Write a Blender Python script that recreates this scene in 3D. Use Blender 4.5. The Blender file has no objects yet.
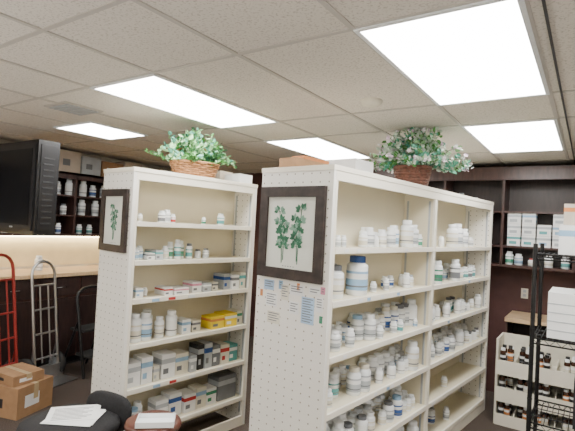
import bpy, math, random
from mathutils import Matrix, Vector
R=random.Random(7)
pi=math.pi
# ---------------- materials
MATS={}
def mat(name,col,rough=0.6,metal=0.0,var=0.12,scale=8.0,bump=0.0,bscale=60.0,emit=None,coat=0.0,stretch=None):
    if name in MATS: return MATS[name]
    m=bpy.data.materials.new(name); m.use_nodes=True
    nt=m.node_tree; N=nt.nodes; L=nt.links
    b=N['Principled BSDF']
    b.inputs['Roughness'].default_value=rough; b.inputs['Metallic'].default_value=metal
    if coat: b.inputs['Coat Weight'].default_value=coat
    tc=N.new('ShaderNodeTexCoord'); nz=N.new('ShaderNodeTexNoise'); nz.inputs['Scale'].default_value=scale
    nz.inputs['Detail'].default_value=4
    mp=N.new('ShaderNodeMapping'); L.new(tc.outputs['Object'],mp.inputs[0]); L.new(mp.outputs[0],nz.inputs['Vector'])
    if stretch: mp.inputs['Scale'].default_value=stretch
    cr=N.new('ShaderNodeValToRGB'); cr.color_ramp.elements[0].position=0.3; cr.color_ramp.elements[1].position=0.7
    cr.color_ramp.elements[0].color=[c*(1-var) for c in col]+[1]
    cr.color_ramp.elements[1].color=[min(1,c*(1+var)) for c in col]+[1]
    L.new(nz.outputs['Fac'],cr.inputs[0]); L.new(cr.outputs[0],b.inputs['Base Color'])
    if bump:
        n2=N.new('ShaderNodeTexNoise'); n2.inputs['Scale'].default_value=bscale; L.new(tc.outputs['Object'],n2.inputs['Vector'])
        bp=N.new('ShaderNodeBump'); bp.inputs['Strength'].default_value=bump; bp.inputs['Distance'].default_value=0.01
        L.new(n2.outputs['Fac'],bp.inputs['Height']); L.new(bp.outputs[0],b.inputs['Normal'])
    if emit:
        b.inputs['Emission Color'].default_value=(*emit[0],1); b.inputs['Emission Strength'].default_value=emit[1]
    MATS[name]=m; return m
paint=mat('shelf_paint',(0.83,0.79,0.68),0.5,var=0.03,scale=3)
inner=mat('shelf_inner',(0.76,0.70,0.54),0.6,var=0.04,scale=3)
lip=mat('shelf_lip',(0.86,0.82,0.72),0.45,var=0.03,scale=3)
white=mat('white_plastic',(0.84,0.87,0.89),0.35,var=0.03)
white2=mat('white_card',(0.80,0.81,0.81),0.6,var=0.04)
black=mat('black_plastic',(0.008,0.008,0.010),0.35,var=0.2)
blackm=mat('black_metal',(0.012,0.012,0.013),0.4,metal=0.4,var=0.2)
blackfab=mat('black_fabric',(0.010,0.010,0.012),0.85,var=0.3,scale=60,bump=0.3,bscale=300)
rubber=mat('rubber',(0.02,0.02,0.02),0.8)
steel=mat('brushed_steel',(0.50,0.50,0.50),0.3,metal=0.9,var=0.08)
redm=mat('red_enamel',(0.30,0.03,0.025),0.35,var=0.1)
mahog=mat('mahogany',(0.058,0.026,0.022),0.35,var=0.35,scale=6,stretch=(6,6,1))
mahog2=mat('mahogany_dark',(0.028,0.014,0.013),0.4,var=0.3,scale=6,stretch=(6,6,1))
wood=mat('light_wood',(0.60,0.43,0.26),0.35,var=0.15,scale=5,stretch=(1,8,8))
card=mat('cardboard',(0.36,0.21,0.11),0.85,var=0.12,scale=12)
card2=mat('pale_carton',(0.55,0.48,0.40),0.8,var=0.1,scale=8)
wallp=mat('wall_paint',(0.70,0.66,0.58),0.8,var=0.05)
splash=mat('backsplash',(0.78,0.66,0.42),0.6,var=0.06)
blue=mat('blue_print',(0.03,0.09,0.30),0.5); lblue=mat('pale_blue_print',(0.27,0.44,0.63),0.5)
green=mat('green_print',(0.04,0.25,0.14),0.5); teal=mat('teal_print',(0.10,0.36,0.36),0.5)
red=mat('red_print',(0.48,0.04,0.04),0.5); pink=mat('pink_print',(0.62,0.25,0.36),0.5)
yellow=mat('yellow_print',(0.80,0.60,0.03),0.5); orange=mat('orange_print',(0.60,0.22,0.06),0.5)
grey=mat('grey_print',(0.16,0.17,0.19),0.5); lgrey=mat('light_grey_print',(0.42,0.45,0.48),0.5)
brownb=mat('amber_bottle',(0.045,0.016,0.008),0.2,var=0.2)
ivory=mat('ivory_label',(0.70,0.67,0.57),0.6)
dgrey=mat('dark_grey',(0.020,0.020,0.023),0.4)
leather=mat('brown_leather',(0.10,0.028,0.016),0.4,var=0.2,scale=10,coat=0.2)
def pegboard():
    m=bpy.data.materials.new('pegboard_paint'); m.use_nodes=True; nt=m.node_tree;N=nt.nodes;L=nt.links
    b=N['Principled BSDF']; b.inputs['Roughness'].default_value=0.5
    tc=N.new('ShaderNodeTexCoord'); sep=N.new('ShaderNodeSeparateXYZ'); L.new(tc.outputs['Object'],sep.inputs[0])
    outs=[]
    for ax,sp in (('X',0.062),('Z',0.05)):
        d=N.new('ShaderNodeMath');d.operation='DIVIDE';L.new(sep.outputs[ax],d.inputs[0]);d.inputs[1].default_value=sp
        f=N.new('ShaderNodeMath');f.operation='FRACT';L.new(d.outputs[0],f.inputs[0])
        s=N.new('ShaderNodeMath');s.operation='SUBTRACT';L.new(f.outputs[0],s.inputs[0]);s.inputs[1].default_value=0.5
        q=N.new('ShaderNodeMath');q.operation='MULTIPLY';L.new(s.outputs[0],q.inputs[0]);q.inputs[1].default_value=sp
        ab=N.new('ShaderNodeMath');ab.operation='MULTIPLY';L.new(q.outputs[0],ab.inputs[0]);L.new(q.outputs[0],ab.inputs[1])
        outs.append(ab)
    a=N.new('ShaderNodeMath');a.operation='ADD';L.new(outs[0].outputs[0],a.inputs[0]);L.new(outs[1].outputs[0],a.inputs[1])
    c=N.new('ShaderNodeMath');c.operation='LESS_THAN';L.new(a.outputs[0],c.inputs[0]);c.inputs[1].default_value=0.0048**2
    mx=N.new('ShaderNodeMix');mx.data_type='RGBA';L.new(c.outputs[0],mx.inputs[0])
    mx.inputs[6].default_value=(0.83,0.815,0.765,1);mx.inputs[7].default_value=(0.26,0.23,0.19,1)
    L.new(mx.outputs[2],b.inputs['Base Color'])
    return m
peg=pegboard()
def tilemat():
    m=bpy.data.materials.new('ceiling_tile'); m.use_nodes=True; nt=m.node_tree;N=nt.nodes;L=nt.links
    b=N['Principled BSDF']; b.inputs['Roughness'].default_value=0.95
    tc=N.new('ShaderNodeTexCoord'); nz=N.new('ShaderNodeTexNoise'); nz.inputs['Scale'].default_value=90; nz.inputs['Detail'].default_value=5
    L.new(tc.outputs['Object'],nz.inputs['Vector'])
    cr=N.new('ShaderNodeValToRGB'); e=cr.color_ramp.elements
    e[0].position=0.36;e[0].color=(0.56,0.52,0.46,1);e[1].position=0.47;e[1].color=(0.76,0.72,0.655,1)
    L.new(nz.outputs['Fac'],cr.inputs[0])
    bp=N.new('ShaderNodeBump');bp.inputs['Strength'].default_value=0.15;bp.inputs['Distance'].default_value=0.003
    L.new(nz.outputs['Fac'],bp.inputs['Height']);L.new(bp.outputs[0],b.inputs['Normal'])
    L.new(cr.outputs[0],b.inputs['Base Color']); return m
tile=tilemat()
gridm=mat('grid_bar',(0.52,0.49,0.45),0.5,var=0.03)
carpet=mat('carpet',(0.075,0.055,0.045),0.95,var=0.5,scale=120,bump=0.5,bscale=250)
lampm=mat('diffuser',(0.9,0.9,0.9),0.5,emit=((1.0,0.98,0.94),20.0))
warm=mat('under_cabinet_tube',(0.9,0.85,0.7),0.5,emit=((1.0,0.84,0.55),18.0))
# ---------------- mesh builder
class MB:
    def __init__(s): s.v=[];s.f=[];s.m=[];s.mats=[];s.sm=[]
    def mi(s,m):
        if m not in s.mats: s.mats.append(m)
        return s.mats.index(m)
    def add(s,vs,fs,m,M=None,smooth=False):
        o=len(s.v); k=s.mi(m)
        for v in vs:
            v=Vector(v); s.v.append(tuple(M@v) if M else tuple(v))
        for f in fs: s.f.append([i+o for i in f]); s.m.append(k); s.sm.append(smooth)
    def box(s,x0,x1,y0,y1,z0,z1,m,M=None,front=None):
        vs=[(x0,y0,z0),(x1,y0,z0),(x1,y1,z0),(x0,y1,z0),(x0,y0,z1),(x1,y0,z1),(x1,y1,z1),(x0,y1,z1)]
        s.add(vs,[(0,3,2,1),(4,5,6,7),(0,1,5,4),(1,2,6,5),(2,3,7,6),(3,0,4,7)],m,M)
    def lathe(s,prof,m,M=None,seg=14,cap=True,smooth=True):
        vs=[];fs=[]
        for r,z in prof:
            for i in range(seg):
                a=2*pi*i/seg; vs.append((r*math.cos(a),r*math.sin(a),z))
        for j in range(len(prof)-1):
            for i in range(seg):
                k=(i+1)%seg; fs.append((j*seg+i,j*seg+k,(j+1)*seg+k,(j+1)*seg+i))
        s.add(vs,fs,m,M,smooth)
        if cap:
            s.add(vs[:seg],[tuple(reversed(range(seg)))],m,M); s.add(vs[-seg:],[tuple(range(seg))],m,M)
    def tube(s,pts,r,m,seg=8,closed=False,M=None):
        pts=[Vector(p) for p in pts]; n=len(pts); vs=[];fs=[]
        up=None
        for i,p in enumerate(pts):
            if closed: t=(pts[(i+1)%n]-pts[i-1])
            else: t=(pts[min(i+1,n-1)]-pts[max(i-1,0)])
            t.normalize()
            if up is None:
                up=Vector((0,0,1)) if abs(t.z)<0.9 else Vector((1,0,0))
            a=t.cross(up); 
            if a.length<1e-4: a=t.cross(Vector((0,1,0.01)))
            a.normalize(); b=a.cross(t); b.normalize(); up=b
            for k in range(seg):
                an=2*pi*k/seg; vs.append(tuple(p+a*(r*math.cos(an))+b*(r*math.sin(an))))
        for j in range(n if closed else n-1):
            j2=(j+1)%n
            for k in range(seg):
                k2=(k+1)%seg; fs.append((j*seg+k,j2*seg+k,j2*seg+k2,j*seg+k2))
        s.add(vs,fs,m,M,True)
        if not closed:
            s.add(vs[:seg],[tuple(range(seg))],m,M); s.add(vs[-seg:],[tuple(reversed(range(seg)))],m,M)
    def obj(s,name,loc=(0,0,0),rz=0,parent=None,bevel=0):
        me=bpy.data.meshes.new(name); me.from_pydata(s.v,[],s.f)
        for m in s.mats: me.materials.append(m)
        for i,p in enumerate(me.polygons): p.material_index=s.m[i]; p.use_smooth=s.sm[i]
        me.update(); o=bpy.data.objects.new(name,me); bpy.context.collection.objects.link(o)
        o.location=loc; o.rotation_euler=(0,0,rz)
        if parent: o.parent=parent
        if bevel:
            b=o.modifiers.new('bevel','BEVEL'); b.width=bevel; b.segments=2; b.limit_method='ANGLE'; b.angle_limit=math.radians(50)
        return o
def T(x,y,z,rz=0,rx=0,ry=0): return Matrix.Translation((x,y,z))@Matrix.Rotation(rz,4,'Z')@Matrix.Rotation(ry,4,'Y')@Matrix.Rotation(rx,4,'X')
def empty(name,loc=(0,0,0),rz=0):
    e=bpy.data.objects.new(name,None); bpy.context.collection.objects.link(e); e.location=loc; e.rotation_euler=(0,0,rz); return e
# ---------------- room shell
CH=2.58; X0,X1,Y0,Y1=-5.6,2.4,-2.4,5.65
def slab(name,*a,m):
    b=MB(); b.box(*a,m); return b.obj(name)
slab('floor',X0-.1,X1+.1,Y0-.1,Y1+.1,-0.1,0,m=carpet)
slab('ceiling',X0-.1,X1+.1,Y0-.1,Y1+.1,CH,CH+.1,m=tile)
slab('wall_left',X0-.1,X0,Y0,Y1,0,CH,m=wallp)
slab('wall_right',X1,X1+.1,Y0,Y1,0,CH,m=wallp)
slab('wall_back',X0-.1,X1+.1,Y1,Y1+.1,0,CH,m=mat('wall_maroon',(0.075,0.030,0.027),0.6))
slab('wall_front',X0-.1,X1+.1,Y0-.1,Y0,0,CH,m=wallp)
g=MB()
x=-0.21
while x>X0: x-=0.61
x+=0.61
xs=[]
while x<X1: xs.append(x); x+=0.61
for x in xs: g.box(x-.012,x+.012,Y0,Y1,CH-.006,CH,gridm)
ys=[-2.04,-0.82,-0.21,1.01,1.62,2.84,3.45,4.67,5.28]
for y in ys: g.box(X0,X1,y-.012,y+.012,CH-.005,CH-.0005,gridm)
g.obj('trim_1')
g=MB(); g.box(-0.160,-0.150,0.2,Y1,CH-.014,CH-.006,dgrey); g.obj('ceiling_track')
def lamp(x0,x1,y0,y1):
    b=MB(); z=CH-.012
    b.box(x0,x1,y0,y0+.02,z,CH,white);b.box(x0,x1,y1-.02,y1,z,CH,white)
    b.box(x0,x0+.02,y0+.02,y1-.02,z,CH,white);b.box(x1-.02,x1,y0+.02,y1-.02,z,CH,white)
    b.box(x0+.02,x1-.02,y0+.02,y1-.02,z+.004,CH-.001,lampm)
    b.obj('ceiling_light')
lamp(-.82,-.21,1.62,2.84); lamp(-.82,-.21,3.45,4.67)
lamp(-2.65,-2.04,1.62,2.84); lamp(-2.65,-2.04,3.45,4.67)
lamp(-4.2,-3.6,2.23,2.84)
lamp(-.82,-.21,-1.43,-.21); lamp(-2.65,-2.04,-1.43,-.21); lamp(-4.48,-3.87,-.8,.42); lamp(1.01,1.62,1.0,2.22)  # extra panels out of view, added to light the room
b=MB(); b.lathe([(0.07,0),(0.07,-0.012),(0.055,-0.03),(0.03,-0.036),(0.004,-0.036)],ivory,seg=20); 
b.obj('smoke_detector',loc=(-1.165,2.6,CH))
b=MB(); b.box(-.15,.15,-.15,.15,-.01,0,gridm)
for i in range(7): b.box(-.13,.13,-.12+i*.038,-.10+i*.038,-.016,-.01,lgrey)
b.obj('air_vent',loc=(-3.3,1.9,CH-.001))
# ---------------- shelf units
ANG=-math.radians(6.8)
def unit(name,loc,W,L,divs,zs,back,H=2.13):
    b=MB()
    for y0,y1 in ((0,.025),(L-.025,L)): b.box(-W,0,y0,y1,0,H-.001,peg)
    b.box(-back-.006,-back+.006,.025,L-.025,.06,H-.03,inner)
    b.box(-W-.004,.004,-.004,L+.004,H-.03,H,paint)
    for a0,a1 in ((-.018,0),(-W,-W+.018)):
        b.box(a0,a1,.025,L-.025,H-.085,H-.03,paint)
        b.box(a0,a1,.025,.045,0,H-.085,lip); b.box(a0,a1,L-.045,L-.025,0,H-.085,lip)
        b.box(a0,a1,.045,L-.045,0,.085,paint)
        for d in divs: b.box(a0,a1,d-.02,d+.02,.085,H-.085,lip)
    for d in divs: b.box(-W+.018,-.018,d-.008,d+.008,.08,H-.03,inner)
    for d in list(divs)+[L-.017]:
        for xx in (-.05,-back+.04): b.box(xx-.008,xx+.008,d-.014,d-.008,.1,H-.1,lgrey)
    for z in zs:
        for a0,a1 in ((-back+.006,-.004),(-W+.004,-back-.006)):
            b.box(a0,a1,.03,L-.03,z-.018,z,inner)
        edges=[.045]+[q for d in divs for q in (d-.02,d+.02)]+[L-.045]
        for k in range(0,len(edges),2):
            b.box(-.014,.002,edges[k],edges[k+1],z-.03,z+.004,lip)
            b.box(-W-.002,-W+.014,edges[k],edges[k+1],z-.03,z+.004,lip)
    o=b.obj(name,loc=loc,rz=ANG,bevel=0.0015); return o
LB=(-2.623,1.97,0); RB=(-1.176,2.18,0)
Lz=[1.74,1.465,1.195,.878,.566,.25]; Rz=[1.655,1.355,1.045,.735,.43,.12]
unit('pharmacy_shelving',LB,.42,1.21,[],Lz,.27,H=2.12)
unit('pharmacy_shelving',RB,.547,2.86,[1.41],Rz,.275,H=2.12)
def bottle(b,x,y,z,r,h,cap,lab,body=None,rz=0):
    body=body or white; M=T(x,y,z+.001,rz)
    s=h*0.74
    b.lathe([(r*.93,0),(r,r*.08),(r,s),(r*.93,s+h*.04),(r*.66,s+h*.09),(r*.62,s+h*.10)],body,M)
    if lab: b.lathe([(r*1.015,h*.14),(r*1.015,h*.62)],lab,M,cap=False)
    c=r*.74
    b.lathe([(c,s+h*.10),(c,h*.985),(c*.93,h)],cap,M)
    if lab and lab is not white:
        b.lathe([(r*1.025,h*.42),(r*1.025,h*.56)],white2,M,cap=False)
        if h>.1: b.lathe([(r*1.025,h*.22),(r*1.025,h*.26)],grey,M,cap=False)
def carton(b,x0,x1,y0,y1,z,h,body,band=None,M=None):
    z+=.001
    b.box(x0,x1,y0,y1,z,z+h,body,M)
    if band:
        b.box(x0-.0006,x1+.0006,y0-.0006,y1+.0006,z+h*.62,z+h*.82,band,M)
        b.box(x1,x1+.0007,y0+(y1-y0)*.12,y0+(y1-y0)*.5,z+h*.2,z+h*.42,grey if R.random()<.4 else band,M)
labs=[ivory,lgrey,white2,lblue,blue,teal,lgrey,lgrey,lgrey,white2,ivory,grey,white2,lgrey]
caps=[white]*10+[lblue,grey,ivory,lgrey]
def row(b,y0,y1,z,hmin,hmax,xs,gap=.012,skip=.1,labset=labs):
    for xx in xs:
        y=y0+R.random()*.02
        h=None
        while True:
            if h is None or R.random()<.5: h=R.uniform(hmin,hmax); lab=R.choice(labset); cp=R.choice(caps); rr_=R.uniform(.24,.33)
            r=h*rr_
            r=min(r,.045)
            if y+2*r>y1: break
            if R.random()>skip: bottle(b,xx+R.uniform(-.015,.012),y+r,z,r,h,cp,lab)
            y+=2*r+gap*R.uniform(.3,2.5)
            if R.random()<skip*.5: y+=.06
b=MB(); z=Rz
X2=[-.225,-.155,-.075]
row(b,.12,.45,z[0],.06,.09,[-.1],gap=.06,skip=.35)
for yy,h,l in ((.50,.10,ivory),(.57,.13,lgrey),(.66,.08,white2),(.74,.12,ivory)): bottle(b,-.1,yy,z[0],h*.29,h,white,l)
bottle(b,-.19,.66,z[0],.035,.13,white,lgrey); bottle(b,-.19,.80,z[0],.03,.10,white,teal)
bottle(b,-.1,.87,z[0],.036,.14,white,lgrey); bottle(b,-.13,.97,z[0],.04,.155,white,lblue); bottle(b,-.09,1.10,z[0],.048,.20,white,ivory); bottle(b,-.1,1.22,z[0],.045,.17,white,lgrey); bottle(b,-.1,1.33,z[0],.03,.10,white,green)
row(b,1.5,1.9,z[0],.06,.10,[-.12],skip=.3,gap=.03); row(b,2.4,2.7,z[0],.08,.12,[-.12],skip=.3)
bottle(b,-.08,1.98,z[0],.05,.2,white,ivory);bottle(b,-.08,2.10,z[0],.05,.21,white,lgrey);bottle(b,-.09,2.3,z[0],.04,.17,white,lgrey)
bottle(b,-.10,.20,z[1],.055,.195,grey,ivory); bottle(b,-.095,.44,z[1],.068,.245,blue,lblue); bottle(b,-.21,.32,z[1],.045,.19,lgrey,blue)
bottle(b,-.10,.66,z[1],.022,.07,white,lgrey); 
row(b,.78,1.30,z[1],.06,.12,X2[1:],skip=.4,gap=.03)
row(b,1.48,2.75,z[1],.08,.16,X2[1:],skip=.2,gap=.02); bottle(b,-.05,1.60,z[1],.045,.19,white,green); bottle(b,-.05,2.0,z[1],.045,.19,white,grey)
bottle(b,-.07,.07,z[2],.036,.16,white,ivory)
row(b,.14,.5,z[2],.10,.16,X2[:2],skip=.15); row(b,.5,1.36,z[2],.11,.17,X2[:2],skip=.2);row(b,.15,1.36,z[2],.06,.12,X2[2:],skip=.4,gap=.03)
bottle(b,-.12,1.3,z[2],.045,.2,white,white2); bottle(b,-.09,.62,z[2],.042,.17,white,lgrey)
row(b,1.48,2.75,z[2],.07,.14,X2,skip=.25,gap=.025)
row(b,.06,.7,z[3],.09,.18,X2,skip=.2); row(b,.72,1.36,z[3],.10,.18,X2,skip=.2); bottle(b,-.06,1.22,z[3],.05,.21,white,ivory)
row(b,1.48,2.75,z[3],.08,.16,X2,skip=.3)
row(b,.06,.8,z[4],.10,.19,X2,skip=.15); row(b,.8,1.36,z[4],.09,.17,X2,skip=.2); row(b,1.48,2.0,z[4],.08,.15,X2,skip=.5)
row(b,.06,1.36,z[5],.12,.2,X2); row(b,1.48,2.1,z[5],.09,.15,X2,skip=.5)
b.obj('medicine_bottles',loc=RB,rz=ANG)
b=MB(); z=Lz
for yy,h,l in ((.30,.09,grey),(.345,.10,lgrey),(.40,.07,red),(.70,.06,green),(.88,.10,teal),(.12,.06,ivory)): bottle(b,-.09,yy,z[0],h*.30,h,white,l)
for i,(yy,h,l) in enumerate(((.10,.09,lblue),(.15,.10,lblue),(.35,.10,ivory),(.41,.13,green),(.46,.15,teal),(.51,.14,green),(.57,.12,teal),(.68,.07,white2),(.74,.08,lgrey))):
    bottle(b,-.09-(i%2)*.03,yy,z[1],.026,h,white if i<6 else grey,l)
for yy,h,l in ((.13,.20,ivory),(.215,.20,lblue),(.335,.155,ivory),(.44,.19,white2)): bottle(b,-.09,yy,z[3],h*.235,h,white,l)
bottle(b,-.18,.28,z[3],.045,.2,white,ivory); bottle(b,-.18,.16,z[3],.05,.17,blue,lblue)
row(b,.05,.28,z[2],.05,.08,[-.12],skip=.2)
row(b,.05,.3,z[5],.1,.16,[-.1,-.18])
b.obj('medicine_bottles',loc=LB,rz=ANG)
b=MB()
def crow(z,items):
    for (y0,y1,h,body,band) in items: carton(b,-.2+R.uniform(0,.03),-.035-R.uniform(0,.03),y0,y1,z,h,body,band)
crow(z[1],[(.18,.24,.05,white2,grey),(.24,.3,.07,lgrey,teal)])
crow(z[2],[(.10,.16,.07,white2,lblue),(.33,.40,.06,white2,red),(.42,.55,.05,white2,pink),(.60,.69,.085,white2,pink),(.70,.78,.07,lgrey,white2),(.80,.86,.07,ivory,grey),(.93,1.0,.13,lgrey,blue),(1.01,1.09,.12,white2,grey),(1.10,1.16,.14,ivory,teal)])
crow(z[3],[(.52,.60,.11,white2,lblue),(.62,.70,.09,ivory,grey),(.80,.94,.10,yellow,orange),(.95,1.08,.11,yellow,white2),(1.09,1.15,.12,ivory,green)])
crow(z[4],[(.06,.17,.17,white2,lgrey),(.18,.27,.19,white2,lblue),(.28,.33,.11,ivory,lgrey),(.35,.47,.18,white2,lgrey),(.48,.60,.16,ivory,lblue),(.61,.67,.13,lgrey,white2),(.69,.75,.20,dgrey,lgrey),(.755,.83,.20,lgrey,blue),(.84,.92,.17,grey,white2),(.93,1.02,.16,ivory,red),(1.03,1.13,.14,teal,white2)])
crow(z[5],[(.33,.44,.15,white2,lgrey),(.45,.56,.17,white2,blue),(.58,.69,.14,white2,red),(.70,.80,.16,ivory,lblue),(.81,.91,.13,white2,green),(.93,1.13,.2,grey,lgrey)])
for k,(yy,mm) in enumerate(((.34,red),(.52,white2),(.8,white2),(.2,lblue))):
    for zz in (z[2],z[4]): b.box(.002,.0045,yy+.05*(zz<1),yy+.06+.05*(zz<1),zz-.024,zz-.004,mm)
b.obj('medicine_cartons',loc=LB,rz=ANG)
b=MB()
for zz in Rz[:5]:
    for k in range(5):
        yy=R.uniform(.1,2.6); 
        if 1.33<yy<1.45: continue
        b.box(.0022,.0035,yy,yy+.04,zz-.022,zz-.004,R.choice([white2,white2,white2,lblue]))
b.obj('shelf_labels',loc=RB,rz=ANG)
# ---------------- framed prints
framem=mat('frame_wood',(0.026,0.016,0.014),0.45,var=0.6,scale=18)
matb=mat('print_paper',(0.66,0.68,0.62),0.8,var=0.05)
leafA=mat('print_leaf',(0.05,0.17,0.10),0.8,var=0.3,scale=30); leafB=mat('print_leaf_pale',(0.22,0.38,0.29),0.8,var=0.2)
def leafshape(b,cx,cz,l,w,ang,m,y):
    pts=[]
    n=7
    for i in range(n+1):
        t=i/n; pts.append((t*l, w*math.sin(pi*t**.8)))
    for i in range(n-1,0,-1):
        t=i/n; pts.append((t*l,-w*math.sin(pi*t**.8)))
    ca,sa=math.cos(ang),math.sin(ang)
    b.add([(cx+p*ca-q*sa,y,cz+p*sa+q*ca) for p,q in pts],[tuple(range(len(pts)))],m)
def framed(loc,cx,z0,z1,w,seed):
    b=MB(); h=z1-z0; t=.062 if w>.4 else .05; rr=random.Random(seed)
    x0,x1=-w/2,w/2
    b.box(x0,x1,-.025,-.003,0,t,framem);b.box(x0,x1,-.025,-.003,h-t,h,framem)
    b.box(x0,x0+t,-.025,-.003,t,h-t,framem);b.box(x1-t,x1,-.025,-.003,t,h-t,framem)
    b.box(x0+t,x1-t,-.012,-.003,t,h-t,matb)
    s=w/.49; yy=-.0125; q=0
    sprigs=((-.06,.17,-.095,.78),(-.05,.2,-.05,.60),(.06,.17,.08,.80),(.055,.2,.035,.66)) if w>.4 else ((0,.18,-.04,.76),(.01,.2,.05,.66))
    for (sx,sz,ex,ez) in sprigs:
        P=lambda t:((sx+(ex-sx)*t**1.5)*s, h*(sz+(ez-sz)*t))
        b.tube([(P(i/6)[0],yy,P(i/6)[1]) for i in range(7)],.003,leafA,seg=4)
        for k in range(4):
            t=.34+.19*k; px,pz=P(t)
            for sg in (1,-1):
                q+=1; a=pi/2+sg*rr.uniform(.6,1.3); sl=.014*s
                ex2,ez2=px+math.cos(a)*sl,pz+math.sin(a)*sl
                b.tube([(px,yy,pz),(ex2,yy,ez2)],.0015,leafA,seg=3)
                for da in (-.8,0,.8):
                    leafshape(b,ex2,ez2,rr.uniform(.026,.044)*s,rr.uniform(.009,.014)*s,a+da,rr.choice([leafA,leafA,leafB]),yy-.0008-.0001*q)
    for k in range(5): b.box(-.05*s+k*.02,-.04*s+k*.02,yy-.0005,yy,h*.135,h*.143,grey)
    o=b.obj('framed_botanical_print',rz=ANG)
    c,s_=math.cos(ANG),math.sin(ANG)
    o.location=(loc[0]+cx*c,loc[1]+cx*s_,z0); return o
framed(RB,-.283,1.455,2.0,.49,2)
framed(LB,-.215,1.52,1.965,.36,1)
b=MB()
notepale=mat('note_blue',(0.40,0.56,0.76),0.7)
for (x0,x1,z0,z1,m) in ((-.27,-.17,1.37,1.43,white2),(-.18,-.09,1.22,1.37,notepale),(-.13,-.05,1.39,1.43,white2),(-.46,-.37,1.28,1.36,white2),(-.48,-.40,1.375,1.435,notepale),(-.34,-.28,1.33,1.42,ivory),(-.08,-.03,1.30,1.38,white2),(-.05,-.02,1.40,1.44,pink),(-.44,-.34,1.18,1.25,ivory),(-.27,-.20,1.26,1.33,white2),(-.22,-.20,1.40,1.44,orange),(-.36,-.33,1.39,1.44,lblue),(-.05,-.03,1.24,1.28,green),(-.51,-.49,1.33,1.37,orange)):
    b.box(x0,x1,-.003,-.0005,z0,z1,m)
    n=int((z1-z0-.01)/.014)
    for k in range(n): b.box(x0+.008,max(x0+.010,x1-.008-.015*(k%2)*(x1-x0>.05)),-.0036,-.003,z1-.013-k*.014,z1-.008-k*.014,grey)
b.obj('taped_notes',loc=RB,rz=ANG)
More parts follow.
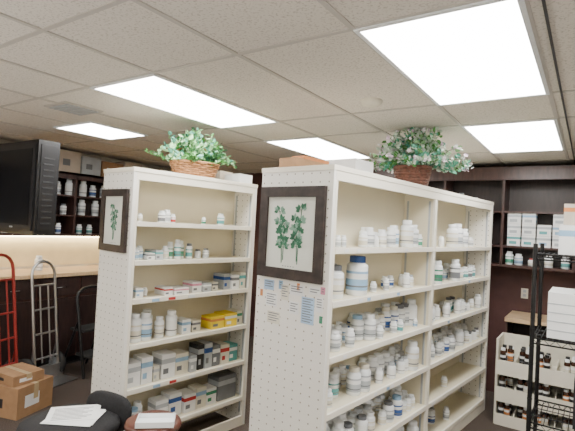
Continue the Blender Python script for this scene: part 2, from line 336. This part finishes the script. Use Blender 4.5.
# ---------------- plants
def plantleafmat(n,c): return mat(n,c,0.55,var=0.25,scale=25)
g1=plantleafmat('leaf_green',(0.08,0.26,0.06)); g2=plantleafmat('leaf_deep',(0.03,0.12,0.04)); g3=plantleafmat('leaf_light',(0.28,0.50,0.25)); g4=plantleafmat('leaf_silver',(0.50,0.60,0.50)); g6=plantleafmat('leaf_blue',(0.10,0.36,0.25))
bl1=plantleafmat('blossom_white',(0.82,0.76,0.80)); bl2=plantleafmat('blossom_lilac',(0.66,0.50,0.64))
stemm=mat('stem',(0.10,0.16,0.05),0.7)
wick=mat('wicker',(0.36,0.17,0.07),0.7,var=0.4,scale=40,bump=0.6,bscale=80)
wickd=mat('wicker_dark',(0.13,0.05,0.03),0.6,var=0.4,scale=40,bump=0.6,bscale=80)
def plant(loc,rx,ry,hb,wm,leaves,spread,height,nst,lsize,seed,rz=0,handle=False,droop=.45,flowers=None):
    rr=random.Random(seed); e=empty('potted_foliage_basket',loc,rz)
    b=MB(); seg=40
    nb=7
    for ring in range(nb):
        z0=hb*ring/nb; z1=hb*(ring+1)/nb
        vs=[];fs=[]
        for (zz,dr) in ((z0,0),(z0+(z1-z0)*.3,.006),(z0+(z1-z0)*.7,.006),(z1,0)):
            f=.80+.2*zz/hb
            for i in range(seg):
                a=2*pi*i/seg; w=.004*(1 if (i//2+ring)%2 else -1)
                ca,sa=math.cos(a),math.sin(a)
                k=(abs(ca)**3+abs(sa)**3)**(-1/3)
                vs.append(((rx*f+dr+w)*ca*k,(ry*f+dr+w)*sa*k,zz))
        for j in range(3):
            for i in range(seg): k=(i+1)%seg; fs.append((j*seg+i,j*seg+k,(j+1)*seg+k,(j+1)*seg+i))
        b.add(vs,fs,wm,None,True)
    rim=[]
    for i in range(seg):
        a=2*pi*i/seg; ca,sa=math.cos(a),math.sin(a); k=(abs(ca)**3+abs(sa)**3)**(-1/3); rim.append((rx*ca*k,ry*sa*k,hb))
    b.tube(rim,.009,wm,seg=6,closed=True)
    b.add([(p[0]*.97,p[1]*.97,hb-.01) for p in rim],[tuple(range(seg))],stemm)
    b.add([(p[0]*.8,p[1]*.8,0.001) for p in rim],[tuple(reversed(range(seg)))],wm)
    if handle:
        b.tube([(rx*math.cos(t)*1.0,0,hb+rx*.7*math.sin(t)) for t in [pi*i/14 for i in range(15)]],.009,wm,seg=6)
    b.obj('basket',parent=e)
    b=MB()
    for s in range(nst):
        az=rr.uniform(0,2*pi); el=rr.uniform(.05,1.0)
        p=Vector((rx*.6*rr.uniform(-1,1),ry*.6*rr.uniform(-1,1),hb-.01))
        d=Vector((math.cos(az)*spread[0]*el,math.sin(az)*spread[1]*el,height*(1.05-el*.75)*rr.uniform(.7,1.1)))
        pts=[]
        for i in range(6):
            t=i/5; q=p+d*t; q.z-=height*droop*el*el*t*t; q+=Vector((rr.uniform(-1,1),rr.uniform(-1,1),rr.uniform(-1,1)))*.008
            q.z=max(q.z,hb*1.0)
            pts.append(q)
        b.tube(pts,.0018,stemm,seg=4)
        lm=rr.choice(leaves)
        for i in range(1,6):
            for k in range(6):
                o=pts[i].lerp(pts[i-1],rr.random())
                dr=Vector((rr.uniform(-1,1),rr.uniform(-1,1),rr.uniform(-.35,.9))).normalized()
                sd=dr.cross(Vector((rr.uniform(-1,1),rr.uniform(-1,1),rr.uniform(-1,1)))).normalized()
                l=lsize*rr.uniform(.6,1.3); w=l*.30; nn=dr.cross(sd)*l*.12
                o2=o+dr*.006
                if (o2+dr*l).z<.01: dr.z=abs(dr.z)
                vs=[o2,o2+dr*l*.35+sd*w+nn,o2+dr*l*.75+sd*w*.8+nn,o2+dr*l,o2+dr*l*.75-sd*w*.8+nn,o2+dr*l*.35-sd*w+nn,o2+dr*l*.4,o2+dr*l*.75]
                b.add(vs,[(0,1,6),(1,2,7,6),(2,3,7),(3,4,7),(4,5,6,7),(5,0,6)],lm if rr.random()<.6 else rr.choice(leaves),None,False)
        if flowers and s%2==0:
            # small five-petal blossoms at the stem tip
            for k in range(4):
                c0=pts[5]+Vector((rr.uniform(-1,1),rr.uniform(-1,1),rr.uniform(-.3,1)))*.03
                n=Vector((rr.uniform(-1,1),rr.uniform(-1,1),rr.uniform(0,1))).normalized()
                u=n.orthogonal().normalized(); v=n.cross(u); fm=rr.choice(flowers); pl=rr.uniform(.014,.022)
                for q in range(5):
                    a=2*pi*q/5; dd=u*math.cos(a)+v*math.sin(a); ss=u*-math.sin(a)+v*math.cos(a)
                    b.add([c0,c0+dd*pl*.6+ss*pl*.42+n*.003,c0+dd*pl+n*.005,c0+dd*pl*.6-ss*pl*.42+n*.003],[(0,1,2,3)],fm)
    b.obj('foliage',parent=e)
    return e
def uloc(U,yl,xl,z):
    c,s=math.cos(ANG),math.sin(ANG); return (U[0]+xl*c-yl*s,U[1]+xl*s+yl*c,z)
plant(uloc(LB,.64,-.17,2.121),.20,.12,.12,wick,[g1,g2,g3,g6,g3],(.32,.17),.28,85,.046,3,rz=ANG+pi/2-.2,handle=True,droop=.3)
plant(uloc(RB,1.27,-.15,2.121),.14,.125,.15,wickd,[g4,g6,g3,g6,g4,g1],(.37,.28),.37,120,.043,5,rz=.3,droop=.35,flowers=[bl1,bl1,bl2])
b=MB()
carton(b,-.25,-.05,1.04,1.19,0,.08,white2,None); carton(b,-.40,-.27,1.0,1.15,0,.11,card2,None); b.obj('storage_carton',loc=(LB[0],LB[1],2.12),rz=ANG)
b=MB(); carton(b,-.50,-.26,.62,.86,0,.14,white2,None); b.obj('storage_carton',loc=(RB[0],RB[1],2.12),rz=ANG)
b=MB(); carton(b,-.52,-.38,.12,.56,0,.08,card,None); carton(b,-.5,-.4,.22,.5,.081,.025,orange,None); b.obj('storage_carton',loc=(RB[0],RB[1],2.12),rz=ANG)
# ---------------- left wall cabinetry
b=MB(); xf=-5.27; xw=X0+.001
ya,yb=.6,5.64
b.box(xw,xw+.012,ya,yb,1.5,2.28,mahog2)
b.box(xw,xf,ya,yb,2.25,2.28,mahog); b.box(xw,xf,ya,yb,1.5,1.525,mahog)
for zz in (1.76,2.0): b.box(xw,xf-.01,ya,yb,zz-.018,zz,mahog)
y=ya
while y<yb:
    b.box(xw,xf,y,y+.025,1.525,2.25,mahog); y+=.84
b.box(xf-.02,xf,ya,yb,2.2,2.28,mahog)
b.obj('mahogany_wall_shelving')
b=MB(); b.box(xw+.02,xw+.09,1.0,5.4,1.475,1.499,warm); b.obj('under_cabinet_light')
b=MB(); b.box(xw,xw+.01,ya,yb,1.12,1.475,splash); b.obj('trim_2')
b=MB(); b.box(xw,-4.98,ya,yb,1.05,1.09,wood); b.box(xw,-5.03,ya,yb,.1,1.049,mahog); b.box(xw,-5.08,ya,yb,0,.1,black)
y=ya+.02
while y<yb-.5:
    b.box(-5.03,-5.012,y,y+.47,.13,.80,mahog2); b.box(-5.03,-5.012,y,y+.47,.83,1.03,mahog2)
    b.tube([(-5.0,y+.2,.93),(-4.99,y+.2,.93),(-4.99,y+.29,.93),(-5.0,y+.29,.93)],.004,steel,seg=5); y+=.5
b.obj('counter_cabinet')
b=MB()
for zz in (1.525,1.76,2.0):
    row(b,1.5,5.4,zz,.11,.2,[-5.38],skip=.35,gap=.03)
b.obj('medicine_bottles')
b=MB()
y=1.9
for (w,h,m) in ((.35,.24,card2),(.30,.2,card),(.34,.24,white2),(.31,.26,card2),(.28,.22,lgrey),(.34,.2,card),(.30,.24,card2),(.3,.18,white2),(.33,.22,card2),(.3,.2,card)):
    carton(b,-5.52,-5.29,y,y+w-.02,2.28,h,m,None); b.box(-5.289,-5.2885,y+w*.2,y+w*.5,2.281+h*.3,2.281+h*.6,grey if m is not card else white2); y+=w
b.obj('storage_cartons')
b=MB()
row(b,2.4,4.8,1.09,.10,.22,[-5.35],skip=.6,gap=.1); b.obj('counter_bottles')
# ---------------- monitor at left
b=MB()
b.box(-5.0,-4.2,2.11,2.31,1.56,2.44,black)
b.box(-4.97,-4.235,2.098,2.11,1.60,2.40,dgrey)
gl=mat('dark_glass',(0.006,0.006,0.008),0.35); gl.node_tree.nodes['Principled BSDF'].inputs['Specular IOR Level'].default_value=.25
b.box(-4.93,-4.275,2.094,2.098,1.65,2.36,gl)
b.box(-4.2,-4.193,2.135,2.285,1.60,2.40,black)
for k in range(12): b.box(-4.193,-4.190,2.16,2.26,1.66+k*.055,1.675+k*.055,dgrey)
b.box(-4.62,-4.56,2.092,2.094,1.615,1.63,lgrey)
b.box(-5.25,-5.0,2.18,2.26,1.95,2.05,blackm); b.box(-5.268,-5.25,2.1,2.34,1.86,2.14,blackm)
b.obj('wall_mounted_monitor',bevel=.004)
# ---------------- hand trucks
def handtruck(loc,rz,m,H,w=.17):
    b=MB(); t=.13
    lean=lambda z:-.02-z*t
    P=lambda x,z:(x,lean(z),z)
    pts=[P(-w,.14)]+[P(-w,z) for z in (.5,H-.14)]
    for i in range(1,8):
        a=pi*i/8; pts.append(P(-w*math.cos(a),H-.14+.14*math.sin(a)))
    pts+= [P(w,H-.14),P(w,.5),P(w,.14)]
    b.tube(pts,.016,m,seg=8)
    for z in (.25,.5,.75,H-.25): b.tube([P(-w,z),P(w,z)],.011,m,seg=6)
    for x in (-.05,.05): b.tube([P(x,.2),P(x,H-.25)],.009,m,seg=6)
    b.box(-.2,.2,-.02,.20,.012,.02,steel if m is not redm else redm); b.box(-.2,.2,-.04,-.02,.012,.16,m)
    for sx in (-1,1):
        M=T(sx*(w+.045),-.12,.135,0,0,pi/2)
        b.lathe([(.08,-.025),(.125,-.03),(.135,0),(.125,.03),(.08,.025)],rubber,M,seg=20)
        b.lathe([(.078,-.024),(.078,.024),(.02,.035)],m if m is redm else lgrey,M,seg=14)
        b.tube([(sx*w*.9,-.12,.135),(sx*w,lean(.4),.4)],.008,m,seg=5)
    b.tube([(-w-.07,-.12,.135),(w+.07,-.12,.135)],.009,steel,seg=6)
    b.obj('hand_truck',loc=loc,rz=rz)
handtruck((-4.67,2.20,0.0),-pi/2+.30,redm,1.33,.13)
handtruck((-4.67,2.60,0.0),-pi/2+.22,steel,1.25,.14)
b=MB()
P=lambda x,z:(x,-.02-(z)*.22,z)
pts=[P(-.19,.0),P(-.19,.85)]+[P(-.19*math.cos(pi*i/6),.85+.10*math.sin(pi*i/6)) for i in range(1,6)]+[P(.19,.85),P(.19,.0)]
b.tube(pts,.017,blackm)
b.tube([(-.17,-.45,0),(-.17,-.17,.62)],.015,blackm); b.tube([(.17,-.45,0),(.17,-.17,.62)],.015,blackm); b.tube([(-.17,-.42,.07),(.17,-.42,.07)],.009,blackm)
b.box(-.18,.18,-.19,.04,.22,.245,rubber); b.box(-.18,.18,-.30,-.07,.48,.505,rubber)
b.obj('folding_step_stool',loc=(-4.46,3.06,0.012),rz=-pi/2+.1)
def openbox(name,loc,rz,w,d,h,m):
    b=MB(); b.box(-w/2,w/2,-d/2,d/2,.001,h,m)
    b.box(-w/2-.002,w/2+.002,-.025,.025,h*.5,h+.002,mat('packing_tape',(0.5,0.38,0.22),0.3))
    b.box(-w/2,w/2,-d/2,-.026,h,h+.004,m); b.box(-w/2,w/2,.026,d/2,h,h+.004,m)
    b.box(w/2,w/2+.001,-d*.3,d*.1,h*.3,h*.7,white2); b.box(-w*.3,w*.1,-d/2-.001,-d/2,h*.3,h*.6,dgrey)
    return b.obj(name,loc=loc,rz=rz)
openbox('cardboard_box',(-4.22,2.08,0),.3,.40,.38,.26,card); openbox('cardboard_box',(-4.23,2.07,.266),.1,.34,.28,.08,card)
openbox('cardboard_box',(-4.36,1.62,0),.2,.34,.36,.40,card)
# ---------------- chair with papers
e=empty('office_chair',(-2.44,1.50,0),.15)
b=MB()
def pad(b,M,rx,ry,h,m,seg=28,pw=3):
    vs=[];fs=[];pr=[(.0,0),(.85,0),(.97,.15),(1.0,.5),(.96,.85),(.85,.98),(.5,1.04),(.0,1.06)]
    for r,z in pr:
        for i in range(seg):
            a=2*pi*i/seg; ca,sa=math.cos(a),math.sin(a); k=(abs(ca)**pw+abs(sa)**pw)**(-1/pw)
            vs.append((rx*r*ca*k,ry*r*sa*k,z*h))
    for j in range(len(pr)-1):
        for i in range(seg): k=(i+1)%seg; fs.append((j*seg+i,j*seg+k,(j+1)*seg+k,(j+1)*seg+i))
    b.add(vs,fs,m,M,True)
pad(b,T(0,0,.52),.25,.24,.075,blackfab); b.obj('seat',parent=e)
b=MB(); pad(b,T(.05,.255,.57,0,pi/2-.15),.18,.11,.05,blackfab); b.tube([(.03,.05,.51),(.03,.24,.51),(.03,.26,.58)],.014,blackm); b.obj('backrest',parent=e)
b=MB(); b.lathe([(.03,.11),(.03,.3),(.02,.3),(.02,.52)],blackm); b.lathe([(.09,.49),(.09,.52)],blackm)
for i in range(5):
    a=2*pi*i/5+.3; c,s=math.cos(a),math.sin(a)
    b.tube([(0,0,.12),(c*.14,s*.14,.10),(c*.26,s*.26,.075)],.016,black)
    M=T(c*.26,s*.26,.032,a+pi/2,0,pi/2); b.lathe([(.018,-.02),(.03,-.015),(.03,.015),(.018,.02)],rubber,M,seg=12); b.tube([(c*.26,s*.26,.03),(c*.26,s*.26,.08)],.008,blackm,seg=6)
b.obj('base',parent=e)
b=MB(); 
for k,(dx,dy,a) in enumerate(((0,0,.5),(.01,-.01,.42),(-.03,.02,.75))):
    M=T(.0+dx,.03+dy,.6005+k*.0025,a); b.box(-.14,.14,-.108,.108,0,.0015,white2,M)
    if k==2:
        for q in range(9): b.box(-.11,.05+.05*((q*7)%3)/2,-.085+q*.019,-.079+q*.019,.0015,.002,grey,M)
b.obj('papers',parent=e)
# ---------------- brown stool with tray
SX,SY=-1.99,1.72
e=empty('wooden_stool',(SX,SY,0))
b=MB(); pad(b,T(0,0,.60),.15,.15,.05,leather,pw=2.2); b.obj('seat',parent=e)
b=MB()
for i in range(4):
    a=pi/4+i*pi/2; b.tube([(.10*math.cos(a),.10*math.sin(a),.605),(.16*math.cos(a),.16*math.sin(a),0.0)],.014,mahog)
for zz,rr_ in ((.25,.135),(.4,.12)):
    pts=[(rr_*math.cos(pi/4+i*pi/2),rr_*math.sin(pi/4+i*pi/2),zz) for i in range(4)]
    for i in range(4): b.tube([pts[i],pts[(i+1)%4]],.008,mahog,seg=6)
b.obj('legs',parent=e)
b=MB(); M=T(SX+.055,SY-.03,.654,.75)
b.box(-.10,.10,-.06,.06,0,.006,white,M)
for q in ((-.10,.10,-.06,-.056),(-.10,.10,.056,.06),(-.10,-.096,-.056,.056),(.096,.10,-.056,.056)): b.box(*q,.006,.030,white,M)
b.obj('plastic_tray')
# ---------------- back wall bookcase
b=MB(); yf=5.30; yw=Y1-.001
b.box(-2.9,.9,yw-.012,yw,1.45,2.50,mahog2); b.box(-2.9,.9,yf,yw,2.46,2.50,mahog); b.box(-2.9,.9,yf-.02,yf+.02,2.38,2.52,mahog)
b.box(-2.9,.9,yf,yw,1.45,1.475,mahog)
for zz in (1.68,2.05): b.box(-2.9,.9,yf+.01,yw,zz-.02,zz,mahog)
for x in (-2.9,-2.1,-1.42,-.80,-.14,.5,.875): b.box(x,x+.025,yf-.004,yw,1.475,2.46,mahog)
b.obj('mahogany_bookcase')
b=MB(); xx=-.74
for k in range(4):
    n=3 if k!=2 else 2
    for j in range(n):
        hh=.115; carton(b,xx,xx+.125,5.33,5.5,1.68+j*.117,hh,white2,R.choice([teal,lgrey,lblue,lgrey]))
        b.box(xx+.02,xx+.09,5.3285,5.33,1.70+j*.117,1.73+j*.117,R.choice([teal,lgrey,lblue]))
    xx+=.14
b.obj('medicine_cartons')
b=MB()
for xx,h,m,l in ((-.72,.14,white,green),(-.63,.12,white,lblue),(-.5,.08,red,ivory),(-.35,.13,white,ivory),(-.2,.13,white,teal)): bottle(b,xx,5.4,1.475,.04,h,m,l)
for xx,h in ((-1.1,.15),(-1.25,.2)): bottle(b,xx,5.42,2.05,.04,h,grey,dgrey,body=grey)
b.obj('medicine_bottles')
b=MB(); b.box(-.70,.9,5.10,yw,.91,.95,wood); b.box(-.70,.9,5.6,yw,.0,.909,mahog2)
b.box(-.70,-.68,5.16,5.6,0,.909,mahog); b.box(.1,.12,5.16,5.6,0,.909,mahog); b.obj('wall_counter')
b=MB(); b.box(-.62,-.55,yw-.006,yw,1.10,1.21,ivory); b.box(-.60,-.57,yw-.008,yw-.006,1.12,1.15,lgrey); b.box(-.60,-.57,yw-.008,yw-.006,1.165,1.195,lgrey); b.obj('wall_outlet')
b=MB(); bb=MB()
x0,x1=-.70,-.05; y0,y1=4.72,5.08
for x in (x0,x1): b.box(x-.01,x+.01,y0,y1,0,.80,ivory)
b.box(x0,x1,y1-.012,y1,0,.80,ivory)
for k,zz in enumerate((.06,.31,.56)):
    b.box(x0,x1,y0,y1,zz-.015,zz,ivory); 
    b.box(x0,x1,y0-.008,y0+.006,zz-.09 if k else 0,zz+.045,paint)
    for j in range(1,4): b.box(x0+j*.1625-.004,x0+j*.1625+.004,y0,y1-.02,zz,zz+.07,ivory)
    for yy in (y0+.05,y0+.13,y0+.21):
        xx=x0+.045
        while xx<x1-.03:
            if abs(((xx-x0)/.1625)-round((xx-x0)/.1625))*.1625>.03 and R.random()>.1:
                bottle(bb,xx,yy,zz,.025,R.uniform(.13,.17),R.choice([white,black,black]),R.choice([ivory,orange,dgrey,dgrey]),body=brownb)
            xx+=.052
b.obj('bin_rack'); bb.obj('amber_bottles')
# ---------------- black wire rack
b=MB(); x0,x1=-.26,.62; y0,y1=2.96,3.40
for x in (x0,x1):
    for y in (y0,y1):
        b.tube([(x,y,.0),(x,y,1.74)],.0125,blackm,seg=10)
        for z in [i*.1+.05 for i in range(17)]: b.lathe([(.0138,z),(.0138,z+.006)],blackm,T(x,y,0),seg=10)
for z in (.15,.72,1.20,1.68):
    for dz in (0,-.03):
        b.tube([(x0,y0,z+dz),(x1,y0,z+dz),(x1,y1,z+dz),(x0,y1,z+dz)],.005,blackm,seg=6,closed=True)
    n=30
    for i in range(n): 
        x=x0+(x1-x0)*(i+.5)/n; b.tube([(x,y0,z),(x,y1,z)],.0022,blackm,seg=4)
    for y in (y0,y1):
        pts=[(x0+(x1-x0)*i/30,y,z-(.03 if i%2 else 0)) for i in range(31)]; b.tube(pts,.0022,blackm,seg=4)
    for x in (x0,x1):
        pts=[(x,y0+(y1-y0)*i/14,z-(.03 if i%2 else 0)) for i in range(15)]; b.tube(pts,.0022,blackm,seg=4)
    for y in (y0+.14,y0+.28): b.tube([(x0,y,z-.004),(x1,y,z-.004)],.003,blackm,seg=4)
b.obj('wire_shelving_rack')
b=MB()
carton(b,-.15,.25,3.02,3.34,1.685,.17,white2,lblue); carton(b,-.13,.2,3.03,3.32,1.857,.12,card2,orange)
carton(b,-.19,.1,3.0,3.36,1.206,.26,white2,None)
for k in range(4): b.box(-.191,.101,2.9985,3.361,1.25+k*.05,1.256+k*.05,lgrey)
carton(b,.12,.4,3.0,3.36,1.206,.24,lgrey,teal)
carton(b,-.05,.4,3.0,3.3,.726,.26,dgrey,None); carton(b,-.2,.4,3.0,3.35,.156,.3,card,None)
b.obj('supply_cartons')
# ---------------- added fill: area lights out of view, aimed up to brighten the ceiling
def up(x,y,z,s,e):
    l=bpy.data.lights.new('fill_uplight','AREA'); l.shape='DISK'; l.size=s; l.energy=e; l.color=(1,.97,.92)
    o=bpy.data.objects.new('fill_uplight',l); bpy.context.collection.objects.link(o); o.location=(x,y,z); o.rotation_euler=(pi,0,0)
up(.9,-.9,1.0,.8,55); up(-2.2,-.9,1.0,.8,40); up(-4.3,-.4,1.0,.8,18)
w=bpy.data.worlds.new('world'); bpy.context.scene.world=w; w.use_nodes=True
w.node_tree.nodes['Background'].inputs[0].default_value=(.8,.8,.8,1); w.node_tree.nodes['Background'].inputs[1].default_value=.3
# ---------------- camera
cd=bpy.data.cameras.new('camera'); cam=bpy.data.objects.new('camera',cd); bpy.context.collection.objects.link(cam)
cd.sensor_width=36; cd.lens=450/575*36; cd.clip_start=.05
cam.matrix_world=Matrix.Translation((0,0,1.77))@Matrix.Rotation(math.radians(34),4,'Z')@Matrix.Rotation(math.radians(91.27),4,'X')@Matrix.Rotation(math.radians(3.0),4,'Z')
bpy.context.scene.camera=cam
